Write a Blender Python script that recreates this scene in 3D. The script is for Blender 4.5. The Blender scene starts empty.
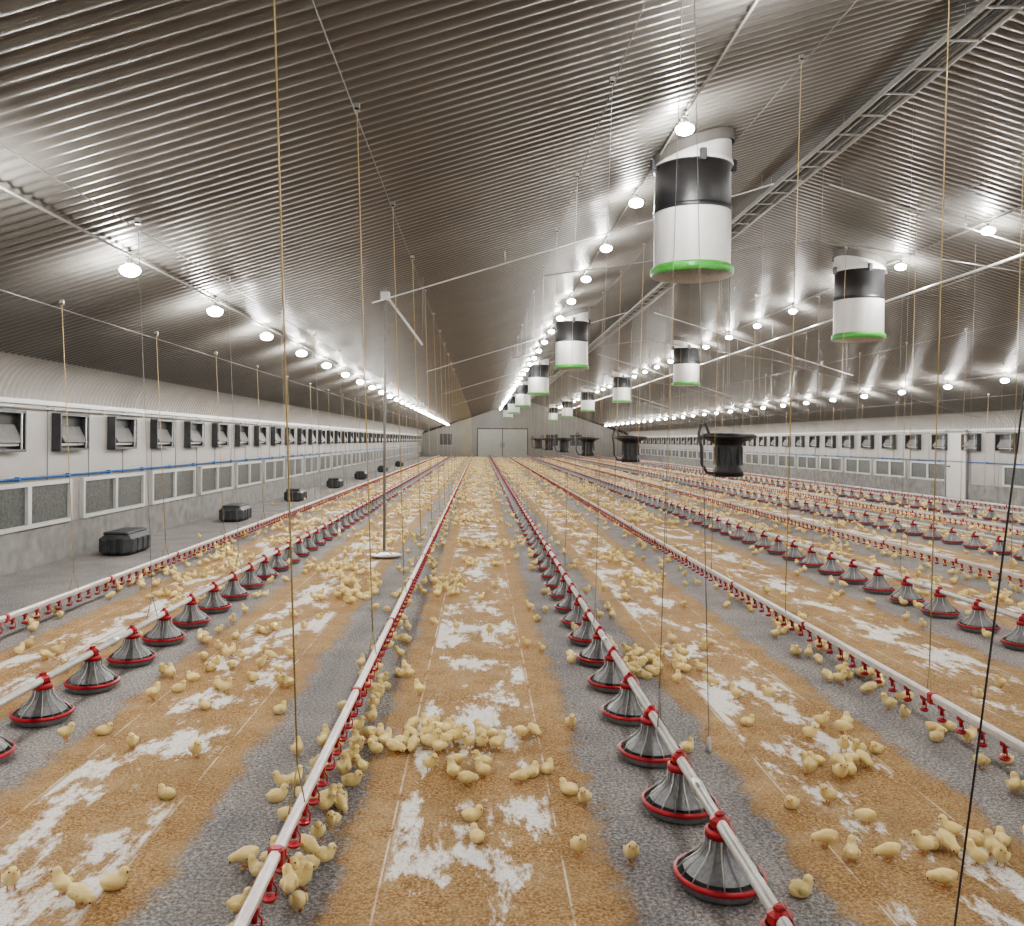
import bpy, math, random
import numpy as np
from mathutils import Matrix, Vector
random.seed(7); rng=np.random.default_rng(7)

# ------------------------------------------------------------ house dimensions
XL,XR=-5.8,14.9; XC=(XL+XR)/2; Y0,Y1=-6.0,85.0
EX,EZ=0.4,2.64; SL=0.306
def roofz(x):
    if x>XC: x=2*XC-x
    return EZ+SL*(x-(XL+EX))

# ------------------------------------------------------------ material helpers
def newmat(name):
    m=bpy.data.materials.new(name); m.use_nodes=True
    nt=m.node_tree; return m,nt,nt.nodes['Principled BSDF']
def simple(name,col,rough=.5,metal=0.,noise=0.,nscale=20.,bump=0.,bscale=100.):
    m,nt,b=newmat(name)
    b.inputs['Base Color'].default_value=(*col,1); b.inputs['Roughness'].default_value=rough
    b.inputs['Metallic'].default_value=metal
    tc=nt.nodes.new('ShaderNodeTexCoord')
    n=nt.nodes.new('ShaderNodeTexNoise'); n.inputs['Scale'].default_value=nscale; n.inputs['Detail'].default_value=4
    nt.links.new(tc.outputs['Object'],n.inputs['Vector'])
    r=nt.nodes.new('ShaderNodeValToRGB'); k=noise
    r.color_ramp.elements[0].position=.3; r.color_ramp.elements[1].position=.7
    r.color_ramp.elements[0].color=(*[c*(1-k) for c in col],1)
    r.color_ramp.elements[1].color=(*[min(1,c*(1+k)) for c in col],1)
    nt.links.new(n.outputs['Fac'],r.inputs['Fac']); nt.links.new(r.outputs['Color'],b.inputs['Base Color'])
    if bump>0:
        n2=nt.nodes.new('ShaderNodeTexNoise'); n2.inputs['Scale'].default_value=bscale
        nt.links.new(tc.outputs['Object'],n2.inputs['Vector'])
        bp=nt.nodes.new('ShaderNodeBump'); bp.inputs['Strength'].default_value=bump; bp.inputs['Distance'].default_value=.01
        nt.links.new(n2.outputs['Fac'],bp.inputs['Height']); nt.links.new(bp.outputs['Normal'],b.inputs['Normal'])
    return m
def emis(name,col,s):
    m,nt,b=newmat(name); b.inputs['Base Color'].default_value=(*col,1)
    b.inputs['Emission Color'].default_value=(*col,1); b.inputs['Emission Strength'].default_value=s
    m.cycles.emission_sampling='NONE'
    return m

M={}
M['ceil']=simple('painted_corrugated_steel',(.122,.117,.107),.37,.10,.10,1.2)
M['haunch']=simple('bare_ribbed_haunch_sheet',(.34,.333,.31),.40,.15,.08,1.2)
M['wall']=simple('pale_wall_panel',(.32,.31,.285),.45,0,.06,2.)
M['gable']=simple('gable_wall_panel',(.19,.185,.168),.55,0,.08,1.)
M['concrete']=simple('concrete_plinth',(.22,.215,.20),.85,0,.25,5.,.3,40)
M['white']=simple('white_plastic',(.70,.70,.68),.4,0,.04,8)
M['frame']=simple('white_window_frame',(.52,.52,.50),.4,0,.04,8)
M['bdoor']=simple('grey_gable_door',(.30,.305,.27),.5,0,.05,4)
M['cond']=simple('grey_conduit',(.22,.215,.20),.45,.2,.12,30)
M['galv']=simple('galvanised_steel',(.55,.54,.52),.34,.6,.12,30)
M['pipe']=simple('feed_pipe_steel',(.66,.65,.62),.35,.35,.1,20)
M['alu']=simple('drinker_rail_aluminium',(.70,.64,.61),.4,.3,.1,20)
M['dark']=simple('black_plastic',(.012,.012,.013),.45,0,.2,20)
M['flap']=simple('grey_inlet_flap',(.16,.16,.155),.4,0,.15,12)
M['dgrey']=simple('dark_grey_plastic',(.045,.047,.05),.5,0,.25,12,.2,60)
M['pan']=simple('pan_grey_plastic',(.23,.235,.24),.4,.1,.2,60)
M['panin']=simple('pan_inner_dark',(.10,.095,.09),.5,0,.3,60)
M['red']=simple('red_plastic',(.38,.018,.026),.4,0,.1,60)
M['green']=simple('green_plastic',(.06,.30,.045),.4,0,.08,20)
M['rope']=simple('yellow_brown_rope',(.40,.30,.13),.8,0,.2,200)
M['wire']=simple('thin_steel_wire',(.26,.25,.24),.5,.5,.1,100)
M['blk']=simple('black_cable',(.03,.03,.03),.6,0,.1,50)
M['blue']=simple('blue_water_pipe',(.03,.13,.36),.4,0,.1,20)
M['glass']=simple('dark_meshed_pane',(.085,.095,.09),.3,0,.5,25)
M['bulb']=emis('lit_lamp_glass',(1.,.98,.94),170)
# chick
M['down']=simple('yellow_chick_down',(.90,.71,.32),.9,0,.14,7,.5,350)
b=M['down'].node_tree.nodes['Principled BSDF']; b.inputs['Sheen Weight'].default_value=.35
M['beak']=simple('orange_beak_and_feet',(.70,.34,.12),.6,0,.1,50)
M['eye']=simple('black_eye',(.01,.01,.01),.2,0,.1,50)

def N(nt,t,**kw):
    n=nt.nodes.new(t)
    for k,v in kw.items():
        if k in n.inputs: n.inputs[k].default_value=v
        else: setattr(n,k,v)
    return n
def ramp(nt,src,stops):
    r=nt.nodes.new('ShaderNodeValToRGB'); cr=r.color_ramp
    while len(cr.elements)<len(stops): cr.elements.new(.5)
    for e,(p,c) in zip(cr.elements,stops):
        e.position=p; e.color=(*c,1) if len(c)==3 else c
    nt.links.new(src,r.inputs['Fac']); return r.outputs['Color']
def mixc(nt,f,a,b):
    m=nt.nodes.new('ShaderNodeMix'); m.data_type='RGBA'
    nt.links.new(f,m.inputs[0])
    for s,i in ((a,6),(b,7)):
        if isinstance(s,tuple): m.inputs[i].default_value=(*s,1)
        else: nt.links.new(s,m.inputs[i])
    return m.outputs[2]
def math_(nt,op,a,b=None,clamp=False):
    m=nt.nodes.new('ShaderNodeMath'); m.operation=op; m.use_clamp=clamp
    for i,s in enumerate((a,b)):
        if s is None: continue
        if isinstance(s,(int,float)): m.inputs[i].default_value=s
        else: nt.links.new(s,m.inputs[i])
    return m.outputs[0]
def litter(nt,co):
    a=N(nt,'ShaderNodeTexNoise',Scale=62.,Detail=5.,Roughness=.8); nt.links.new(co,a.inputs['Vector'])
    c=ramp(nt,a.outputs['Fac'],[(.34,(.08,.077,.077)),(.5,(.265,.257,.258)),(.66,(.66,.63,.61))])
    d=N(nt,'ShaderNodeTexNoise',Scale=2.2,Detail=5.); nt.links.new(co,d.inputs['Vector'])
    e=ramp(nt,d.outputs['Fac'],[(.3,(.74,.73,.74)),(.7,(1.1,1.05,.98))])
    mx=nt.nodes.new('ShaderNodeMix'); mx.data_type='RGBA'; mx.blend_type='MULTIPLY'; mx.inputs[0].default_value=1
    nt.links.new(c,mx.inputs[6]); nt.links.new(e,mx.inputs[7])
    return mx.outputs[2],a.outputs['Fac']
def mat_litter():
    m,nt,b=newmat('grey_litter'); tc=nt.nodes.new('ShaderNodeTexCoord')
    c,h=litter(nt,tc.outputs['Object']); nt.links.new(c,b.inputs['Base Color']); b.inputs['Roughness'].default_value=.95
    bp=N(nt,'ShaderNodeBump',Strength=.9,Distance=.015); nt.links.new(h,bp.inputs['Height']); nt.links.new(bp.outputs['Normal'],b.inputs['Normal'])
    return m
M['litter']=mat_litter()
def mat_feed():
    m,nt,b=newmat('feed_crumbs_on_paper'); tc=nt.nodes.new('ShaderNodeTexCoord'); co=tc.outputs['Object']
    uv=nt.nodes.new('ShaderNodeUVMap'); sp=nt.nodes.new('ShaderNodeSeparateXYZ'); nt.links.new(uv.outputs['UV'],sp.inputs[0])
    u=sp.outputs['X']
    lit,h1=litter(nt,co)
    g=N(nt,'ShaderNodeTexNoise',Scale=80.,Detail=5.,Roughness=.82); nt.links.new(co,g.inputs['Vector'])
    feed=ramp(nt,g.outputs['Fac'],[(.36,(.108,.052,.016)),(.5,(.355,.203,.072)),(.64,(.69,.485,.25))])
    v=N(nt,'ShaderNodeTexNoise',Scale=3.5,Detail=7.,Roughness=.7); nt.links.new(co,v.inputs['Vector'])
    feed=mixc(nt,ramp(nt,v.outputs['Fac'],[(.42,(0,0,0)),(.72,(.5,.5,.5))]),feed,(.58,.44,.25))
    dk=N(nt,'ShaderNodeTexNoise',Scale=1.1,Detail=6.,Roughness=.7); nt.links.new(co,dk.inputs['Vector'])
    feed=mixc(nt,ramp(nt,dk.outputs['Fac'],[(.30,(.45,.45,.45)),(.54,(0,0,0))]),feed,(.20,.118,.05))
    # paper patches
    mp=N(nt,'ShaderNodeMapping'); mp.inputs['Scale'].default_value=(1.9,.80,1); mp.inputs['Location'].default_value=(5.1,2.6,0); nt.links.new(co,mp.inputs['Vector'])
    p=N(nt,'ShaderNodeTexNoise',Scale=1.45,Detail=12.,Roughness=.72); nt.links.new(mp.outputs[0],p.inputs['Vector'])
    au=math_(nt,'ABSOLUTE',math_(nt,'SUBTRACT',u,.5))   # 0 centre .5 edge
    inner=math_(nt,'MULTIPLY',math_(nt,'SUBTRACT',.275,au),60,True)
    pm=math_(nt,'MULTIPLY',math_(nt,'MULTIPLY',math_(nt,'SUBTRACT',p.outputs['Fac'],.513),24,True),inner)
    gl=math_(nt,'MULTIPLY',math_(nt,'SUBTRACT',.62,g.outputs['Fac']),10,True)
    pm=math_(nt,'MULTIPLY',pm,gl)
    paper=mixc(nt,pm,feed,(.92,.91,.89))
    d=math_(nt,'ABSOLUTE',math_(nt,'SUBTRACT',au,.28))
    ln=math_(nt,'LESS_THAN',d,.0034)
    ln=math_(nt,'MULTIPLY',ln,math_(nt,'MULTIPLY',math_(nt,'SUBTRACT',v.outputs['Fac'],.42),6,True))
    paper=mixc(nt,ln,paper,(.74,.66,.54))
    e1=N(nt,'ShaderNodeTexNoise',Scale=2.5,Detail=9.,Roughness=.75); nt.links.new(co,e1.inputs['Vector'])
    ed=math_(nt,'ADD',au,math_(nt,'MULTIPLY',math_(nt,'SUBTRACT',e1.outputs['Fac'],.5),.40))
    em=math_(nt,'MULTIPLY',math_(nt,'SUBTRACT',ed,.33),5,True)
    gg=math_(nt,'MULTIPLY',math_(nt,'SUBTRACT',math_(nt,'ADD',em,g.outputs['Fac']),.88),5,True)
    hard=math_(nt,'MULTIPLY',math_(nt,'SUBTRACT',au,.46),30,True)
    f=math_(nt,'MAXIMUM',gg,hard)
    nt.links.new(mixc(nt,f,paper,lit),b.inputs['Base Color']); b.inputs['Roughness'].default_value=.9
    bp=N(nt,'ShaderNodeBump',Strength=.8,Distance=.014); nt.links.new(g.outputs['Fac'],bp.inputs['Height']); nt.links.new(bp.outputs['Normal'],b.inputs['Normal'])
    return m
M['feed']=mat_feed()

# ------------------------------------------------------------ mesh templates (numpy)
MK=list(M.keys()); MI={k:i for i,k in enumerate(MK)}
class T:
    def __init__(s,V,L,C,mt,sm):
        s.V=np.asarray(V,float).reshape(-1,3); s.L=np.asarray(L,np.int64); s.C=np.asarray(C,np.int64)
        s.m=np.full(len(s.C),MI[mt]) if isinstance(mt,str) else np.asarray(mt)
        s.s=np.full(len(s.C),bool(sm)) if isinstance(sm,(bool,int)) else np.asarray(sm)
    def at(s,loc=(0,0,0),rz=0,sc=1.,M4=None):
        V=s.V*sc
        if M4 is not None: V=V@np.array(M4.to_3x3()).T+np.array(M4.translation)
        if rz:
            c,n=math.cos(rz),math.sin(rz); V=V@np.array([[c,n,0],[-n,c,0],[0,0,1]])
        return T(V+np.array(loc),s.L,s.C,s.m,s.s)
def fromf(V,F,mt,sm=True):
    return T(V,[i for f in F for i in f],[len(f) for f in F],mt,sm)
def join(ts):
    off=0; Ls=[]
    for t in ts: Ls.append(t.L+off); off+=len(t.V)
    return T(np.concatenate([t.V for t in ts]),np.concatenate(Ls),np.concatenate([t.C for t in ts]),
             np.concatenate([t.m for t in ts]),np.concatenate([t.s for t in ts]))
def build(name,ts,parent=None,loc=(0,0,0)):
    t=join(ts) if isinstance(ts,list) else ts
    me=bpy.data.meshes.new(name)
    used=np.unique(t.m); remap=np.zeros(len(MK),int)
    for i,u in enumerate(used): remap[u]=i; me.materials.append(M[MK[u]])
    me.vertices.add(len(t.V)); me.vertices.foreach_set('co',t.V.astype(np.float32).ravel())
    me.loops.add(len(t.L)); me.loops.foreach_set('vertex_index',t.L.astype(np.int32))
    me.polygons.add(len(t.C)); st=np.concatenate([[0],np.cumsum(t.C)[:-1]])
    me.polygons.foreach_set('loop_start',st.astype(np.int32))
    try: me.polygons.foreach_set('loop_total',t.C.astype(np.int32))
    except Exception: pass
    me.polygons.foreach_set('material_index',remap[t.m].astype(np.int32))
    me.polygons.foreach_set('use_smooth',t.s.astype(bool))
    me.update(calc_edges=True); me.validate()
    ob=bpy.data.objects.new(name,me); bpy.context.scene.collection.objects.link(ob); ob.location=loc
    if parent: ob.parent=parent
    return ob
def box(c,s,mt):
    x,y,z=c; a,b,d=[k/2 for k in s]
    V=[(x+i*a,y+j*b,z+k*d) for i in(-1,1) for j in(-1,1) for k in(-1,1)]
    F=[(0,1,3,2),(4,6,7,5),(0,4,5,1),(2,3,7,6),(0,2,6,4),(1,5,7,3)]
    return fromf(V,F,mt,False)
def bbox(c,s,mt,bv=.02):   # chamfered box
    x,y,z=c; a,b,d=[k/2 for k in s]
    V=[]
    def oct_(zz,i):
        A=a-i;B=b-i;q=bv*1.2
        return [(x-A+q,y-B,zz),(x+A-q,y-B,zz),(x+A,y-B+q,zz),(x+A,y+B-q,zz),(x+A-q,y+B,zz),(x-A+q,y+B,zz),(x-A,y+B-q,zz),(x-A,y-B+q,zz)]
    for zz,i in((z-d,bv),(z-d+bv,0),(z+d-bv,0),(z+d,bv)): V+=oct_(zz,i)
    F=[tuple(range(7,-1,-1)),tuple(range(24,32))]
    for r in range(3):
        for k in range(8): F.append((r*8+k,r*8+(k+1)%8,(r+1)*8+(k+1)%8,(r+1)*8+k))
    return fromf(V,F,mt,False)
def lathe(prof,n,mt,sm=True,caps=False):
    V=[];F=[]
    for r,z in prof:
        for k in range(n): V.append((r*math.cos(2*math.pi*k/n),r*math.sin(2*math.pi*k/n),z))
    for i in range(len(prof)-1):
        for k in range(n): F.append((i*n+k,i*n+(k+1)%n,(i+1)*n+(k+1)%n,(i+1)*n+k))
    if caps: F.append(tuple(range(n-1,-1,-1))); F.append(tuple(range((len(prof)-1)*n,len(prof)*n)))
    return fromf(V,F,mt,sm)
def loft(P,R,n,mt,side0=(0,1,0)):
    P=[Vector(p) for p in P]; V=[];F=[]
    for i,p in enumerate(P):
        t=(P[min(i+1,len(P)-1)]-P[max(i-1,0)]).normalized()
        s=Vector(side0); s=(s-t*s.dot(t))
        if s.length<1e-4: s=Vector((1,0,0))
        s.normalize(); nn=t.cross(s)
        r=R[i] if isinstance(R[i],tuple) else (R[i],R[i])
        for k in range(n):
            a=2*math.pi*k/n; V.append(tuple(p+s*math.cos(a)*r[0]+nn*math.sin(a)*r[1]))
    for i in range(len(P)-1):
        for k in range(n): F.append((i*n+k,i*n+(k+1)%n,(i+1)*n+(k+1)%n,(i+1)*n+k))
    F.append(tuple(range(n-1,-1,-1))); F.append(tuple(range((len(P)-1)*n,len(P)*n)))
    return fromf(V,F,mt,True)
def tube(pts,r,mt,n=8):
    pts=[Vector(p) for p in pts]; d=(pts[-1]-pts[0]).normalized()
    side=(0,1,0) if abs(d.y)<.8 else (1,0,0)
    return loft(pts,[r]*len(pts),n,mt,side)
def ell(c,s,mt,n=8,m=6,rot=None):
    V=[];F=[]
    for i in range(m+1):
        th=math.pi*i/m
        for k in range(n):
            a=2*math.pi*k/n; v=Vector((s[0]*max(math.sin(th),.02)*math.cos(a),s[1]*max(math.sin(th),.02)*math.sin(a),-s[2]*math.cos(th)))
            if rot: v=rot@v
            V.append((c[0]+v.x,c[1]+v.y,c[2]+v.z))
    for i in range(m):
        for k in range(n): F.append((i*n+k,i*n+(k+1)%n,(i+1)*n+(k+1)%n,(i+1)*n+k))
    return fromf(V,F,mt,True)

# ------------------------------------------------------------ room shell
build('floor',[box(((XL+XR)/2,(Y0+Y1)/2,-.05),(XR-XL+.4,Y1-Y0+.4,.1),'litter')])
st=[]
for k in range(7):
    a=k/6*math.pi*.42
    st.append((XL+EX*(1-math.cos(a))/(1-math.cos(math.pi*.42)), 2.12+(EZ-2.12)*math.sin(a)/math.sin(math.pi*.42)))
for q in (.5,): st.append((XL+EX+(XC-XL-EX)*q, EZ+SL*(XC-XL-EX)*q))
half=st[:]; st=half+[(XC,roofz(XC))]+[(2*XC-x,z) for x,z in half[::-1]]
nst=len(st); nrm=[]
for i in range(nst):
    a=st[max(i-1,0)]; c=st[min(i+1,nst-1)]; tx,tz=c[0]-a[0],c[1]-a[1]; l=math.hypot(tx,tz); nrm.append((-tz/l,tx/l))
P=.135; ys=[]
y=Y0
while y<Y1:
    for dy,o in((0,0),(.030,.001),(.052,.009),(.066,.018),(.080,.021),(.100,.018),(.118,.008)): ys.append((y+dy,o))
    y+=P
V=[]
for yy,o in ys:
    for (x,z),(nx,nz) in zip(st,nrm): V.append((x+nx*o,yy,z+nz*o))
V=np.array(V); idx=np.arange(len(ys)*nst).reshape(len(ys),nst)
q=np.stack([idx[:-1,:-1],idx[:-1,1:],idx[1:,1:],idx[1:,:-1]],-1).reshape(-1,4)
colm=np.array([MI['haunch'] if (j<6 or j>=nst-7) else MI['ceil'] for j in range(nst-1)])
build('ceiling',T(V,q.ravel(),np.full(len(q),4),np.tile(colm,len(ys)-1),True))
def gable(name,y0,y1):
    pr=[(XL-.2,0),(XR+.2,0),(XR+.2,2.2),(XC,roofz(XC)+.15),(XL-.2,2.2)]
    V=[(x,y0,z) for x,z in pr]+[(x,y1,z) for x,z in pr]
    F=[(0,1,2,3,4),(9,8,7,6,5)]+[(i,5+i,5+(i+1)%5,(i+1)%5) for i in range(5)]
    return [fromf(V,F,'gable',False)]
ts=gable('b',Y1-.02,Y1+.2)
for k in range(18): ts.append(box((XL+1.15*k+.6,Y1-.03,1.6),(.03,.02,3.2),'cond'))
for x in(-3.4,7.2,9.6): ts+= [box((x,Y1-.05,1.75),(1.2,.06,1.1),'dark'),box((x,Y1-.06,2.34),(1.36,.08,.08),'cond'),box((x,Y1-.06,1.16),(1.36,.08,.08),'cond'),
    box((x-.64,Y1-.06,1.75),(.08,.08,1.2),'cond'),box((x+.64,Y1-.06,1.75),(.08,.08,1.2),'cond')]
build('wall_back',ts)
build('wall_front',gable('f',Y0-.2,Y0+.02))
for side,xw,sg in(('left',XL,-1),('right',XR,1)):
    ts=[box((xw+sg*.1,(Y0+Y1)/2,.25),(.2+.06,Y1-Y0,.5),'concrete'),
        box((xw+sg*.1,(Y0+Y1)/2,1.33),(.2,Y1-Y0,1.68),'wall')]
    y=Y0+.6
    while y<Y1: 
        ts.append(box((xw-sg*.004,y,1.33),(.008,.012,1.6),'cond')); y+=1.2
    build('wall_'+side,ts)
    build('trim_1' if side=='left' else 'trim_2',[box((xw-sg*.02,(Y0+Y1)/2,2.14),(.04,Y1-Y0,.06),'frame')])
# windows
def window_t():
    ts=[box((0,0,0),(.02,2.2,.56),'glass')]
    for z in(-.27,.27): ts.append(box((.02,0,z),(.06,2.26,.055),'frame'))
    for y in(-1.1,0,1.1): ts.append(box((.02,y,0),(.062,.06 if y else .09,.54),'frame'))
    return join(ts)
wt=window_t(); wme=None; n=1
for xw,sg,ph in((XL,1,13.45-2.6*7),(XR,-1,12.6-2.6*7)):
    y=ph
    while y<Y1-2:
        if y>Y0+1.5 and not (sg<0 and 25<y<28):
            if wme is None: o=build('window_1',[wt]); wme=o.data
            else:
                o=bpy.data.objects.new('window_%d'%n,wme); bpy.context.scene.collection.objects.link(o)
            o.location=(xw+sg*.012,y,.81)
            if sg<0: o.rotation_euler=(0,0,math.pi)
            n+=1
        y+=2.6
# inlet vents
def vent_t():
    ts=[box((.012,0,0),(.02,.80,.46),'dark')]
    for z in(-.24,.24): ts.append(box((.06,0,z),(.13,.84,.035),'dgrey'))
    for y in(-.41,.41): ts.append(box((.06,y,0),(.13,.03,.5),'dgrey'))
    f=box((0,0,0),(.02,.66,.26),'flap'); f=f.at(M4=Matrix.Translation((.07,0,-.03))@Matrix.Rotation(math.radians(-28),4,'Y'))
    ts.append(f); ts.append(box((.06,0,-.17),(.03,.70,.03),'galv'))
    ts.append(box((.13,.3,.0),(.02,.02,.44),'galv'))
    return join(ts)
vt=vent_t()
for xw,sg in((XL,1),(XR,-1)):
    ts=[]; y=11.93-1.72*10
    while y<Y1-1:
        if y>Y0+1: ts.append(vt.at((xw,y,1.76),rz=0 if sg>0 else math.pi))
        y+=1.72
    build('air_inlet_vent_row',ts)
    ts=[tube([(xw+sg*.05,Y0+.3,1.16),(xw+sg*.05,Y1-.3,1.16)],.015,'blue')]
    y=Y0+1
    while y<Y1: ts.append(box((xw+sg*.040,y,1.16),(.06,.04,.05),'blue')); y+=1.3
    build('blue_water_pipe',ts)
    ts=[tube([(xw+sg*.06,Y0+.3,2.06),(xw+sg*.06,Y1-.3,2.06)],.012,'galv')]
    for k in range(60): ts.append(box((xw+sg*.035,Y0+1+1.5*k,2.06),(.04,.03,.05),'galv'))
    build('inlet_pull_rod',ts)
# doors
build('door_1',[box((XR-.03,26.5,1.05),(.05,1.1,2.05),'frame'),box((XR-.07,26.9,1.0),(.05,.12,.04),'dark'),
  box((XR-.04,25.92,1.07),(.08,.06,2.14),'cond'),box((XR-.04,27.08,1.07),(.08,.06,2.14),'cond'),box((XR-.04,26.5,2.12),(.08,1.2,.06),'cond')])
build('door_2',[box((1.0,Y1-.06,1.4),(2.4,.06,2.8),'bdoor'),box((3.5,Y1-.06,1.4),(2.4,.06,2.8),'bdoor'),box((2.25,Y1-.07,2.85),(5.1,.08,.12),'dgrey'),
  box((-.25,Y1-.07,1.4),(.1,.08,2.8),'dgrey'),box((4.75,Y1-.07,1.4),(.1,.08,2.8),'dgrey'),box((2.25,Y1-.10,1.4),(.06,.04,2.8),'dgrey'),box((2.1,Y1-.12,1.2),(.06,.08,.5),'dark'),box((2.4,Y1-.12,1.2),(.06,.08,.5),'dark')])

# ------------------------------------------------------------ paper strips with feed
strips=[(-3.28,1.05),(-1.72,1.22),(-.01,1.28),(1.82,1.2),(3.60,1.2),(5.40,1.1),(7.15,1.1),(8.85,1.1),(10.6,1.1),(12.2,1.0)]
for cx,w in strips:
    me=bpy.data.meshes.new('feed_paper_strip')
    me.from_pydata([(cx-w/2,Y0+.5,.003),(cx+w/2,Y0+.5,.003),(cx+w/2,Y1-1,.003),(cx-w/2,Y1-1,.003)],[],[(0,1,2,3)])
    uvl=me.uv_layers.new(name='UVMap')
    for i,c in enumerate(((0,0),(1,0),(1,90),(0,90))): uvl.data[i].uv=c
    me.materials.append(M['feed'])
    o=bpy.data.objects.new('feed_paper_strip',me); bpy.context.scene.collection.objects.link(o)

# ------------------------------------------------------------ feeder lines
def pan_t(n=28,ribs=16):
    ts=[lathe([(.02,.004),(.14,.004),(.155,.02),(.164,.048)],n,'pan'),
        lathe([(.160,.042),(.171,.042),(.175,.052),(.171,.062),(.160,.062)],n,'red'),
        lathe([(.156,.05),(.143,.022),(.05,.020)],n,'panin'),
        lathe([(.135,.066),(.112,.092),(.080,.116),(.056,.150),(.050,.185),(.048,.215)],n,'pan')]
    for k in range(ribs):
        a=2*math.pi*k/ribs
        P=[(r*math.cos(a),r*math.sin(a),z) for r,z in((.162,.056),(.122,.098),(.085,.124),(.060,.158),(.054,.195))]
        ts.append(loft(P,[(.0034,.0034)]*5,4,'pan' if k%2 else 'galv',(-math.sin(a),math.cos(a),0)))
    ts+= [lathe([(.046,.195),(.057,.195),(.057,.222),(.044,.228)],14,'red'),
          bbox((0,0,.247),(.066,.075,.054),'red',.014),bbox((0,0,.280),(.026,.045,.02),'red',.006)]
    return join(ts)
pan_hi=pan_t(); pan_lo=pan_t(12,0)
feeders=[(-2.60,5.08),(.93,3.25),(4.56,5.8),(8.05,6.0),(11.5,6.1)]
ZF=.245
for x,ph in feeders:
    ts=[tube([(x,Y0+1.2,ZF),(x,Y1-2,ZF)],.0225,'pipe',12)]
    y=ph-.65*int((ph+4.2)/.65)
    k=0
    while y<Y1-2.5:
        ts.append((pan_hi if y<22 else pan_lo).at((x,y,0),rz=k*.2)); k+=1
        if k%4==0: ts.append(tube([(x,y+.28,ZF),(x,y+.37,ZF)],.028,'galv',12))
        y+=.65
    ts.append(tube([(x,Y0+1.2,ZF+.055),(x,Y1-2,ZF+.055)],.0018,'wire',4))
    build('feeder_line',ts)
# ------------------------------------------------------------ nipple drinker lines
def nip_t():
    return join([bbox((0,0,-.026),(.034,.044,.03),'red',.006),
      lathe([(.010,-.072),(.011,-.04),(.008,-.036)],8,'red',caps=True),
      lathe([(.004,-.088),(.004,-.07)],6,'galv',caps=True),
      tube([(.0,.012,-.035),(.022,.016,-.07),(.02,.012,-.105)],.0035,'red',5),
      lathe([(.004,-.112),(.022,-.108),(.030,-.094),(.027,-.094),(.019,-.103),(.003,-.106)],10,'red')])
nip=nip_t(); nip_lo=join([box((0,0,-.026),(.034,.044,.03),'red'),box((0,0,-.075),(.014,.014,.07),'red'),box((0,0,-.104),(.055,.055,.014),'red')])
drinkers=[-3.95,-.73,2.73,6.25,9.75,13.1]
ZD=.175
for x in drinkers:
    ts=[bbox((x,(Y0+1+Y1-2)/2,ZD+.012),(.042,Y1-Y0-3,.038),'alu',.01),
        tube([(x,Y0+1,ZD-.012),(x,Y1-2,ZD-.012)],.014,'white',8)]
    y=Y0+1.2; k=0
    while y<Y1-2.2:
        ts.append((nip if y<16 else nip_lo).at((x,y,ZD))); k+=1
        if k%10==0:
            ts.append(bbox((x,y+.1,ZD+.0),(.056,.05,.07),'red',.008))
        y+=.2
    build('drinker_line',ts)
# ------------------------------------------------------------ suspension ropes + winch cables
RP=2.42
def leanf(x): return -.14 if x<0 else .10
for lst,z0,r,mt,nm in((drinkers,ZD+.03,.0038,'rope','drinker_suspension_ropes'),([f[0] for f in feeders],ZF+.02,.0020,'wire','feeder_suspension_wires')):
    for x in lst:
        d=nm[0]=='d'
        y=(3.45 if x<0 else 2.72)-RP*2 if d else 4.35-RP*3
        ts=[]
        while y<Y1-2:
            if not d and x==.93 and 0<y<3: y+=RP; continue
            lean=leanf(x); tz=roofz(x+lean)
            top=(x+lean,y,tz-.05)
            ts.append(tube([(x,y,z0+.16),top],r,mt,5))
            for s in(-1,1): ts.append(tube([(x,y,z0+.17),(x+s*.02,y+s*.06,z0-.005)],.003,mt,4))
            ts.append(box((x+lean,y,tz-.035),(.04,.03,.05),'cond'))
            ts.append(lathe([(.018,-.008),(.025,-.004),(.025,.004),(.018,.008)],8,'dark',caps=True).at(top))
            y+=RP
        xl=x+leanf(x)
        ts.append(tube([(xl,Y0+1,roofz(xl)-.10),(xl,Y1-1,roofz(xl)-.10)],.004,'wire',5))
        build(nm,ts)
build('black_drop_cord',[tube([(1.45,2.62,.0),(1.66,2.62,1.73),(2.03,2.62,roofz(2.03))],.003,'blk',6),
   lathe([(.004,0),(.016,.004),(.016,.03),(.004,.04)],8,'blk',caps=True).at((1.45,2.62,0))])
build('white_probe_cable',[tube([(1.27,4.66,.03),(1.14,4.66,roofz(1.14))],.0022,'wire',6),
     lathe([(.012,0),(.014,.01),(.012,.07),(.004,.085)],8,'white',caps=True).at((1.27,4.66,0))])

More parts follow.
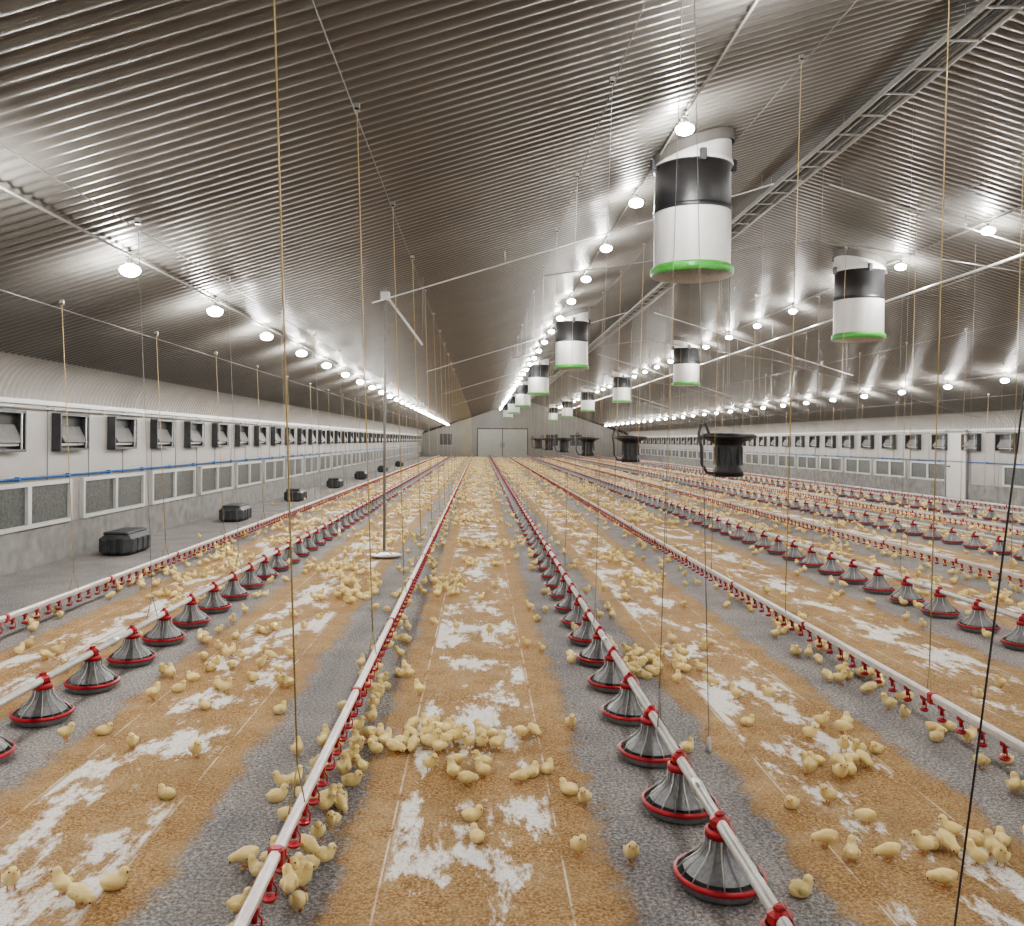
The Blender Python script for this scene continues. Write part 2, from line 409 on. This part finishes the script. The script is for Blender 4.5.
# ------------------------------------------------------------ lamps
rows=[(-3.1,7.5,2.4),(1.95,8.2,2.55),(7.15,12.0,2.5),(12.15,19.7,2.4)]
lamp_body=join([lathe([(.020,.110),(.020,.08),(.040,.065),(.045,.035),(.035,.025)],10,'cond'),box((0,0,.115),(.05,.09,.03),'cond')])
lamp_bulb=lathe([(.002,-.062),(.040,-.058),(.075,-.040),(.090,-.010),(.080,.016),(.05,.032),(.03,.04)],16,'bulb')
for x,ph,sp in rows:
    zl=roofz(x)-.165
    y=ph-sp*int((ph+4)/sp); ts=[tube([(x,Y0+1,zl+.125),(x,Y1-.5,zl+.125)],.011,'cond',6)]
    lts=[]
    while y<Y1-1:
        ts+= [lamp_body.at((x,y,zl)),lamp_bulb.at((x,y,zl))]
        lts.append(y); y+=sp
    ob=build('ceiling_lamp_row',ts)
    for y in lts:
        ld=bpy.data.lights.new('lamp_light','POINT'); ld.energy=82
        ld.shadow_soft_size=.05; ld.color=(1,.98,.95)
        lo=bpy.data.objects.new('lamp_light',ld); bpy.context.scene.collection.objects.link(lo)
        lo.location=(x,y,zl-.125); lo.parent=ob

# ------------------------------------------------------------ ventilation chimneys
R=.42
chim=join([
 lathe([(R*1.05,0),(R*1.08,.02),(R*1.08,.07),(R*1.02,.10),(R*.99,.10)],40,'green'),
 lathe([(R,.09),(R,.70)],40,'frame'),
 lathe([(R*1.015,.69),(R*1.02,.70),(R*1.02,.73),(R*1.0,.74)],40,'dark'),
 lathe([(R*1.0,.73),(R*.985,1.18),(R*1.02,1.18),(R*1.02,1.22)],40,'dark'),
 lathe([(R*1.03,1.20),(R*1.05,1.22),(R*1.03,1.25),(R*1.0,1.28),(R*1.0,1.36)],40,'frame'),
 lathe([(R*1.05,0),(R*.97,.04),(R*.9,.14),(R*.9,1.36)],40,'galv'),
 lathe([(.001,.62),(.09,.62),(.10,.64),(.10,.85)],16,'dark'),
]+[box((0,0,0),(.78,.05,.02),'dgrey').at((0,0,.60),rz=a) for a in(.4,.4+math.pi/2)]
 +[box((.22,0,0),(.34,.14,.012),'dark').at(M4=Matrix.Translation((0,0,.72))@Matrix.Rotation(a,4,'Z')@Matrix.Rotation(.4,4,'X')) for a in (0,1.257,2.513,3.77,5.03)]
 +[bbox((R*1.06*math.cos(a),R*1.06*math.sin(a),1.22),(.07,.07,.13),'dgrey',.01) for a in(-.1,math.pi+.1,math.pi/2,-math.pi/2)])
def chimney(x,y):
    zb=3.55
    # white upper tube cut parallel to the roof, then a slightly wider top ring in the darker ceiling colour
    def ring(r,lo,hi,m):
        t=lathe([(r,0.),(r,1.)],40,m); V=t.V.copy()
        for i in range(len(V)):
            top=roofz(x+V[i,0])-zb
            V[i,2]=(top+hi) if V[i,2]>.5 else (lo if lo>0 else top+lo)
        return T(V,t.L,t.C,t.m,t.s)
    build('ventilation_chimney',[chim,ring(R*1.0,1.35,-.11,'frame'),ring(R*1.06,-.12,-.0,'ceil')],loc=(x,y,zb))
for k in range(7): 
    y=9.5+12.5*k
    if y<Y1-3: chimney(2.35,y)
for k in range(6):
    y=15.2+12.7*k
    if y<Y1-3: chimney(6.75,y)

# ------------------------------------------------------------ hanging round heaters
def heater():
    ts=[lathe([(.02,.90),(.50,.87),(.56,.83),(.56,.79),(.50,.77),(.32,.70),(.28,.64)],32,'dark'),
        lathe([(.28,.66),(.25,.20),(.30,.14),(.31,.02),(.26,0),(.02,0)],28,'dark'),
        lathe([(.563,.80),(.575,.81),(.563,.82)],32,'dgrey')]
    for k in range(12):
        a=k*math.pi/6; ts.append(box((.28,0,.42),(.03,.012,.36),'dgrey').at(rz=a))
    ts.append(tube([(-.28,-.1,.06),(-.46,-.12,.08),(-.56,-.12,.25),(-.58,-.12,.60),(-.62,-.08,.85),(-.56,0,1.05),(-.46,0,1.08),(-.40,0,.9),(-.38,0,.82)],.032,'dgrey',8))
    for a in(.5,2.6,4.7): ts.append(tube([(.4*math.cos(a),.4*math.sin(a),.86),(.03*math.cos(a),.03*math.sin(a),1.7),(0,0,4.45)],.004,'wire',4))
    return join(ts)
ht=heater()
for k in range(6): build('hanging_heater',[ht],loc=(5.05,17.3+11.2*k,1.0))

# ------------------------------------------------------------ ridge cable tray, cross conduits
ts=[]; zt=roofz(XC)-.26; xt=XC-.15
for dx in(-.16,.16): ts.append(box((xt+dx,(Y0+Y1)/2,zt),(.02,Y1-Y0-1,.06),'cond'))
y=Y0+.6
while y<Y1-1: 
    ts.append(box((xt,y,zt-.02),(.32,.03,.015),'cond')); y+=.6
for dx,r,m in((-.11,.022,'blk'),(-.05,.026,'cond'),(.02,.033,'dgrey'),(.09,.026,'cond')): ts.append(tube([(xt+dx,Y0+.5,zt+.02),(xt+dx,Y1-.5,zt+.02)],r,m,6))
y=Y0+1
while y<Y1-1:
    for dx in(-.15,.15): ts.append(tube([(xt+dx,y,zt),(xt+dx,y,roofz(xt+dx)-.01)],.006,'cond',4))
    y+=2.5
build('ridge_cable_tray',ts)
for y in(12.1,24.3,36,48):
    for sg in(-1,1):
        a=XC+sg*.4; b=XC+sg*6.1
        ts=[tube([(b,y,roofz(b)-.18),(a,y,roofz(a)-.18)],.011,'galv',6)]
        for q in(.02,.33,.66,.97):
            x=b+(a-b)*q; ts.append(tube([(x,y,roofz(x)-.18),(x,y,roofz(x)-.01)],.005,'wire',4))
        build('cross_conduit',ts)
    ts=[tube([(XR-.6,y,roofz(XR-.6)-.25),(8.4,y+.0,4.05),(XC+.2,y,4.6),(.9,y,4.05)],.008,'wire',5)]
    build('tie_cable',ts)
build('gas_pipe',[tube([(7.55,Y0+.5,roofz(7.55)-.42),(7.55,Y1-.5,roofz(7.55)-.42)],.024,'galv',8)]+
   [tube([(7.55,Y0+1+3*k,roofz(7.55)-.42),(7.55,Y0+1+3*k,roofz(7.55)-.01)],.005,'wire',4) for k in range(30)])
# hanging bird scale
sx,sy=-1.36,12.2
zr=roofz(sx)
build('hanging_bird_scale',[tube([(sx-.02,sy,zr-.0),(sx,sy,.10)],.020,'cond',8),
   lathe([(.02,.0),(.22,.0),(.225,.012),(.21,.02),(.02,.022)],24,'galv').at((sx+.02,sy,.03)),
   tube([(sx,sy,.12),(sx+.12,sy,.05)],.01,'galv',6),tube([(sx,sy,.12),(sx-.12,sy,.05)],.01,'galv',6),
   bbox((sx-.02,sy,zr-.12),(.14,.1,.12),'frame',.015),
   tube([(sx,sy,zr-.12),(sx+.25,sy,zr-.45),(sx+.52,sy,zr-.82)],.018,'frame',8),
   tube([(sx+.52,sy,zr-.82),(sx+.52,sy,zr+.15)],.005,'wire',4)])

# ------------------------------------------------------------ dark tubs along left wall
def tub():
    ts=[bbox((0,0,.15),(.46,.86,.30),'dgrey',.06),bbox((0,0,.315),(.36,.72,.04),'dgrey',.015)]
    for x in(-.13,0,.13): ts.append(bbox((x,-.43,.14),(.07,.03,.20),'dgrey',.01))
    for y in(-.28,-.09,.1,.29): ts.append(bbox((.23,y,.14),(.03,.10,.20),'dgrey',.01))
    return join(ts)
tb=tub()
for y in(12.5,17.5,23.2,29.5,36,44,53): build('dark_plastic_tub',[tb],loc=(-5.2+ (.18 if y>15 else 0),y,0))

# ------------------------------------------------------------ chicks
def chick(pose,lod=0):
    dz=0
    if pose=='stand':
        P=[(-.050,0,.064),(-.043,0,.060),(-.031,0,.054),(-.013,0,.050),(.006,0,.052),(.019,0,.061),(.027,0,.074),(.031,0,.085),(.034,0,.095),(.0355,0,.103),(.036,0,.108)]
        R=[.003,.013,.024,.031,.0315,.0265,.021,.0190,.0180,.0125,.003]; head=(.033,0,.091); look=0
    elif pose=='turn':
        P=[(-.050,0,.062),(-.043,0,.059),(-.031,0,.053),(-.013,0,.050),(.006,0,.052),(.018,.003,.061),(.024,.008,.074),(.026,.012,.084),(.027,.014,.093),(.0275,.015,.101),(.028,.015,.106)]
        R=[.003,.013,.024,.031,.0315,.0265,.021,.0190,.0180,.0125,.003]; head=(.027,.013,.089); look=.9
    elif pose=='peck':
        P=[(-.048,0,.075),(-.041,0,.071),(-.029,0,.062),(-.012,0,.053),(.007,0,.048),(.023,0,.046),(.036,0,.043),(.046,0,.038),(.054,0,.032),(.060,0,.027),(.063,0,.024)]
        R=[.003,.013,.024,.031,.031,.025,.0195,.0183,.0168,.011,.003]; head=(.049,0,.036); look=0
    else:
        dz=-.024
        P=[(-.051,0,.060),(-.044,0,.056),(-.031,0,.050),(-.013,0,.047),(.007,0,.049),(.020,0,.055),(.027,0,.064),(.031,0,.073),(.033,0,.082),(.034,0,.089),(.0345,0,.094)]
        R=[.003,.014,.026,.033,.033,.028,.0215,.0192,.0178,.012,.003]; head=(.032,0,.078); look=0
    P=[(a,b_,c+dz) for a,b_,c in P]; head=(head[0],head[1],head[2]+dz)
    if lod:
        ids=[0,2,4,5,7,10]; P=[P[i] for i in ids]; R=[R[i]*(1.05) for i in ids]
        ts=[loft(P,R,6,'down')]
        hx,hy,hz=head
        ts.append(loft([(hx+.014,hy,hz-.001),(hx+.032,hy,hz-.005)],[.006,.001],4,'beak'))
        if pose!='sit':
            for s in(-1,1): ts.append(box((.003,s*.012,.014),(.006,.006,.028),'beak'))
        return join(ts)
    R=[(r*1.0,r) for r in R]
    ts=[loft(P,R,12,'down')]
    hx,hy,hz=head; pit=-.9 if pose=='peck' else 0
    def hd(v):
        v=Matrix.Rotation(-pit,3,'Y')@Vector(v); v=Matrix.Rotation(look,3,'Z')@v
        return (hx+v.x,hy+v.y,hz+v.z)
    ts.append(ell(head,(.0200,.0192,.0192),'down',10,8))
    ts.append(loft([hd((.014,0,-.001)),hd((.022,0,-.002)),hd((.031,0,-.006))],[(.0065,.0055),(.0045,.0038),(.0008,.0008)],6,'beak'))
    for s in(-1,1):
        ts.append(ell(hd((.0115,s*.0155,.003)),(.0035,.0032,.0035),'eye',6,4))
        rot=Matrix.Rotation(.35 if pose!='peck' else .0,3,'Y')
        ts.append(ell((-.010,s*.0290,.053+dz+(.003 if pose=='peck' else 0)),(.025,.0065,.0155),'down',8,6,rot=rot))
        if pose!='sit':
            ts.append(loft([(-.004,s*.013,.034),(-.006,s*.014,.018),(.002,s*.014,.003)],[.006,.0028,.0026],5,'beak'))
            for t in(-.5,0,.5): ts.append(loft([(.001,s*.014,.0035),(.001+.02*math.cos(t),s*.014+.02*math.sin(t),.002)],[.0022,.0014],4,'beak'))
            ts.append(loft([(.001,s*.014,.0035),(-.009,s*.014,.002)],[.002,.0012],4,'beak'))
        else:
            ts.append(ell((.016,s*.014,.004),(.010,.005,.004),'beak',6,4))
    return join(ts)
poses=['stand','turn','peck','sit']
HI={p:chick(p) for p in poses}; LO={p:chick(p,1) for p in poses}
placed=[]; grid={}
def ok(x,y,d=.062):
    gx,gy=int(math.floor(x/.12)),int(math.floor(y/.12))
    for i in(-1,0,1):
        for j in(-1,0,1):
            for a,b_ in grid.get((gx+i,gy+j),()):
                if (a-x)**2+(b_-y)**2<d*d: return False
    for f,p_ in feeders:
        if abs(x-f)<.22:
            r=((y-p_+13)/.65)%1; dy=min(r,1-r)*.65
            if dy*dy+(x-f)**2<.215**2: return False
    return True
def put(x,y,d=.062,pose=None,rz=None):
    if not(XL+.15<x<XR-.15 and Y0+1<y<Y1-.5) or x*x+(y)**2<.5: return
    if not ok(x,y,d): return
    if x<-4.75 and abs(y-12.5)<.55: return
    if (x-sx)**2+(y-sy)**2<.32**2: return
    grid.setdefault((int(math.floor(x/.12)),int(math.floor(y/.12))),[]).append((x,y))
    p=pose or random.choices(poses,(4,3,3,3))[0]
    placed.append(((HI if y<15 else LO)[p]).at((x,y,.003),rz=random.uniform(0,6.28) if rz is None else rz,sc=random.uniform(.88,1.02)))
def cluster(cx,cy,sx,sy,n,d=.058):
    for _ in range(n): put(random.gauss(cx,sx),random.gauss(cy,sy),d)
# individually observed birds
for x,y,p,rz in [(.624,3.42,'stand',-1.6),(.42,3.48,'stand',-1.2),(.44,4.09,'sit',2.6),(.36,4.35,'sit',1),(-.05,4.16,'peck',.5),(-.02,3.8,'sit',0),(.0,3.6,'sit',2),
  (-.12,4.25,'stand',2),(.22,4.2,'peck',3),(.28,4.3,'sit',1),(-1.46,4.0,'sit',2.9),(-1.88,4.63,'stand',-1.4),(-2.13,4.85,'sit',0.2),(-1.49,4.5,'stand',-1),
  (-1.74,3.18,'stand',-.9),(-1.53,3.14,'stand',2.6),(-1.43,3.07,'peck',-.3),(-1.36,3.2,'sit',.4),(-1.22,5.25,'sit',1),(-2.3,4.75,'stand',0),(-.91,3.36,'peck',3.2),(-.94,4.1,'stand',3.4),
  (1.22,3.19,'sit',.3),(1.47,3.57,'peck',2.8),(1.52,3.44,'stand',1.2),(1.68,3.46,'peck',3.0),(1.79,3.25,'peck',2.5),(1.15,4.66,'sit',.7),
  (1.62,5.1,'sit',.2),(1.7,5.6,'stand',2),(1.95,5.7,'sit',3),(.55,5.0,'stand',-1.5),(-2.5,4.4,'stand',1),(1.9,4.85,'stand',-1),(.5,3.95,'stand',-2)]:
    put(x,y,.04,p,rz)
for k in range(60): put(-.73+random.choice((-1,1,1))*random.uniform(.03,.12),random.uniform(2.85,5.8),.05)
for k in range(16): put(-.73+random.choice((-1,.6))*random.uniform(.06,.24),random.uniform(3.9,4.9),.055)
cluster(-.38,4.80,.10,.13,26); cluster(-.12,4.70,.10,.09,18); cluster(.08,4.78,.12,.08,10); cluster(-.1,4.3,.12,.06,5)
cluster(1.18,6.45,.14,.2,52,.048); cluster(1.45,6.5,.12,.25,12)
cluster(2.05,3.55,.14,.14,14); cluster(1.9,4.4,.14,.14,9); cluster(2.1,4.8,.08,.15,6); cluster(1.65,3.9,.1,.1,3)
cluster(-1.87,5.75,.2,.25,9); cluster(-1.75,6.4,.25,.3,14); cluster(-1.95,7.4,.3,.4,12)
for k in range(24): put(2.73+random.choice((-1,1))*random.uniform(.05,.14),random.uniform(4,8),.055)
# the rest of the flock
for cx,w in strips:
    n=int(79*w*3.6)
    for _ in range(n):
        y=5.6+78*random.random()
        if random.random()<(.65 if y<9 else .45 if y<16 else 0): continue
        put(cx+random.gauss(0,w*.36),y)
    for _ in range(32):
        y=random.uniform(9,60); cluster(cx+random.uniform(-.4,.4),y,.16,.22,13)
for x in drinkers:
    for _ in range(500): put(x+random.choice((-1,1))*abs(random.gauss(.05,.12)),random.uniform(5.6,80))
for x,_ in feeders:
    for _ in range(240): put(x+random.choice((-1,1))*abs(random.gauss(.25,.12)),random.uniform(6,80))
for _ in range(300): put(random.uniform(XL+.4,XR-.4),random.uniform(8,80))
print('chicks',len(placed))
build('chick_flock',placed)

# ------------------------------------------------------------ world + camera
w=bpy.data.worlds.new('World'); bpy.context.scene.world=w; w.use_nodes=True
w.node_tree.nodes['Background'].inputs[0].default_value=(.9,.92,1,1); w.node_tree.nodes['Background'].inputs[1].default_value=.02
try: bpy.context.scene.view_settings.look='AgX - Medium High Contrast'
except Exception as e: print(e)
cam=bpy.data.cameras.new('camera'); co=bpy.data.objects.new('camera',cam); bpy.context.scene.collection.objects.link(co)
co.matrix_world=Matrix.Translation((0,0,1.7))@Matrix.Rotation(math.radians(90),4,'X')@Matrix.Rotation(math.radians(.5),4,'Z')
cam.sensor_fit='HORIZONTAL'; cam.sensor_width=36; cam.lens=850/1024*36; cam.shift_x=32/1024; cam.shift_y=-23/1024; cam.clip_start=.05; cam.clip_end=300
bpy.context.scene.camera=co
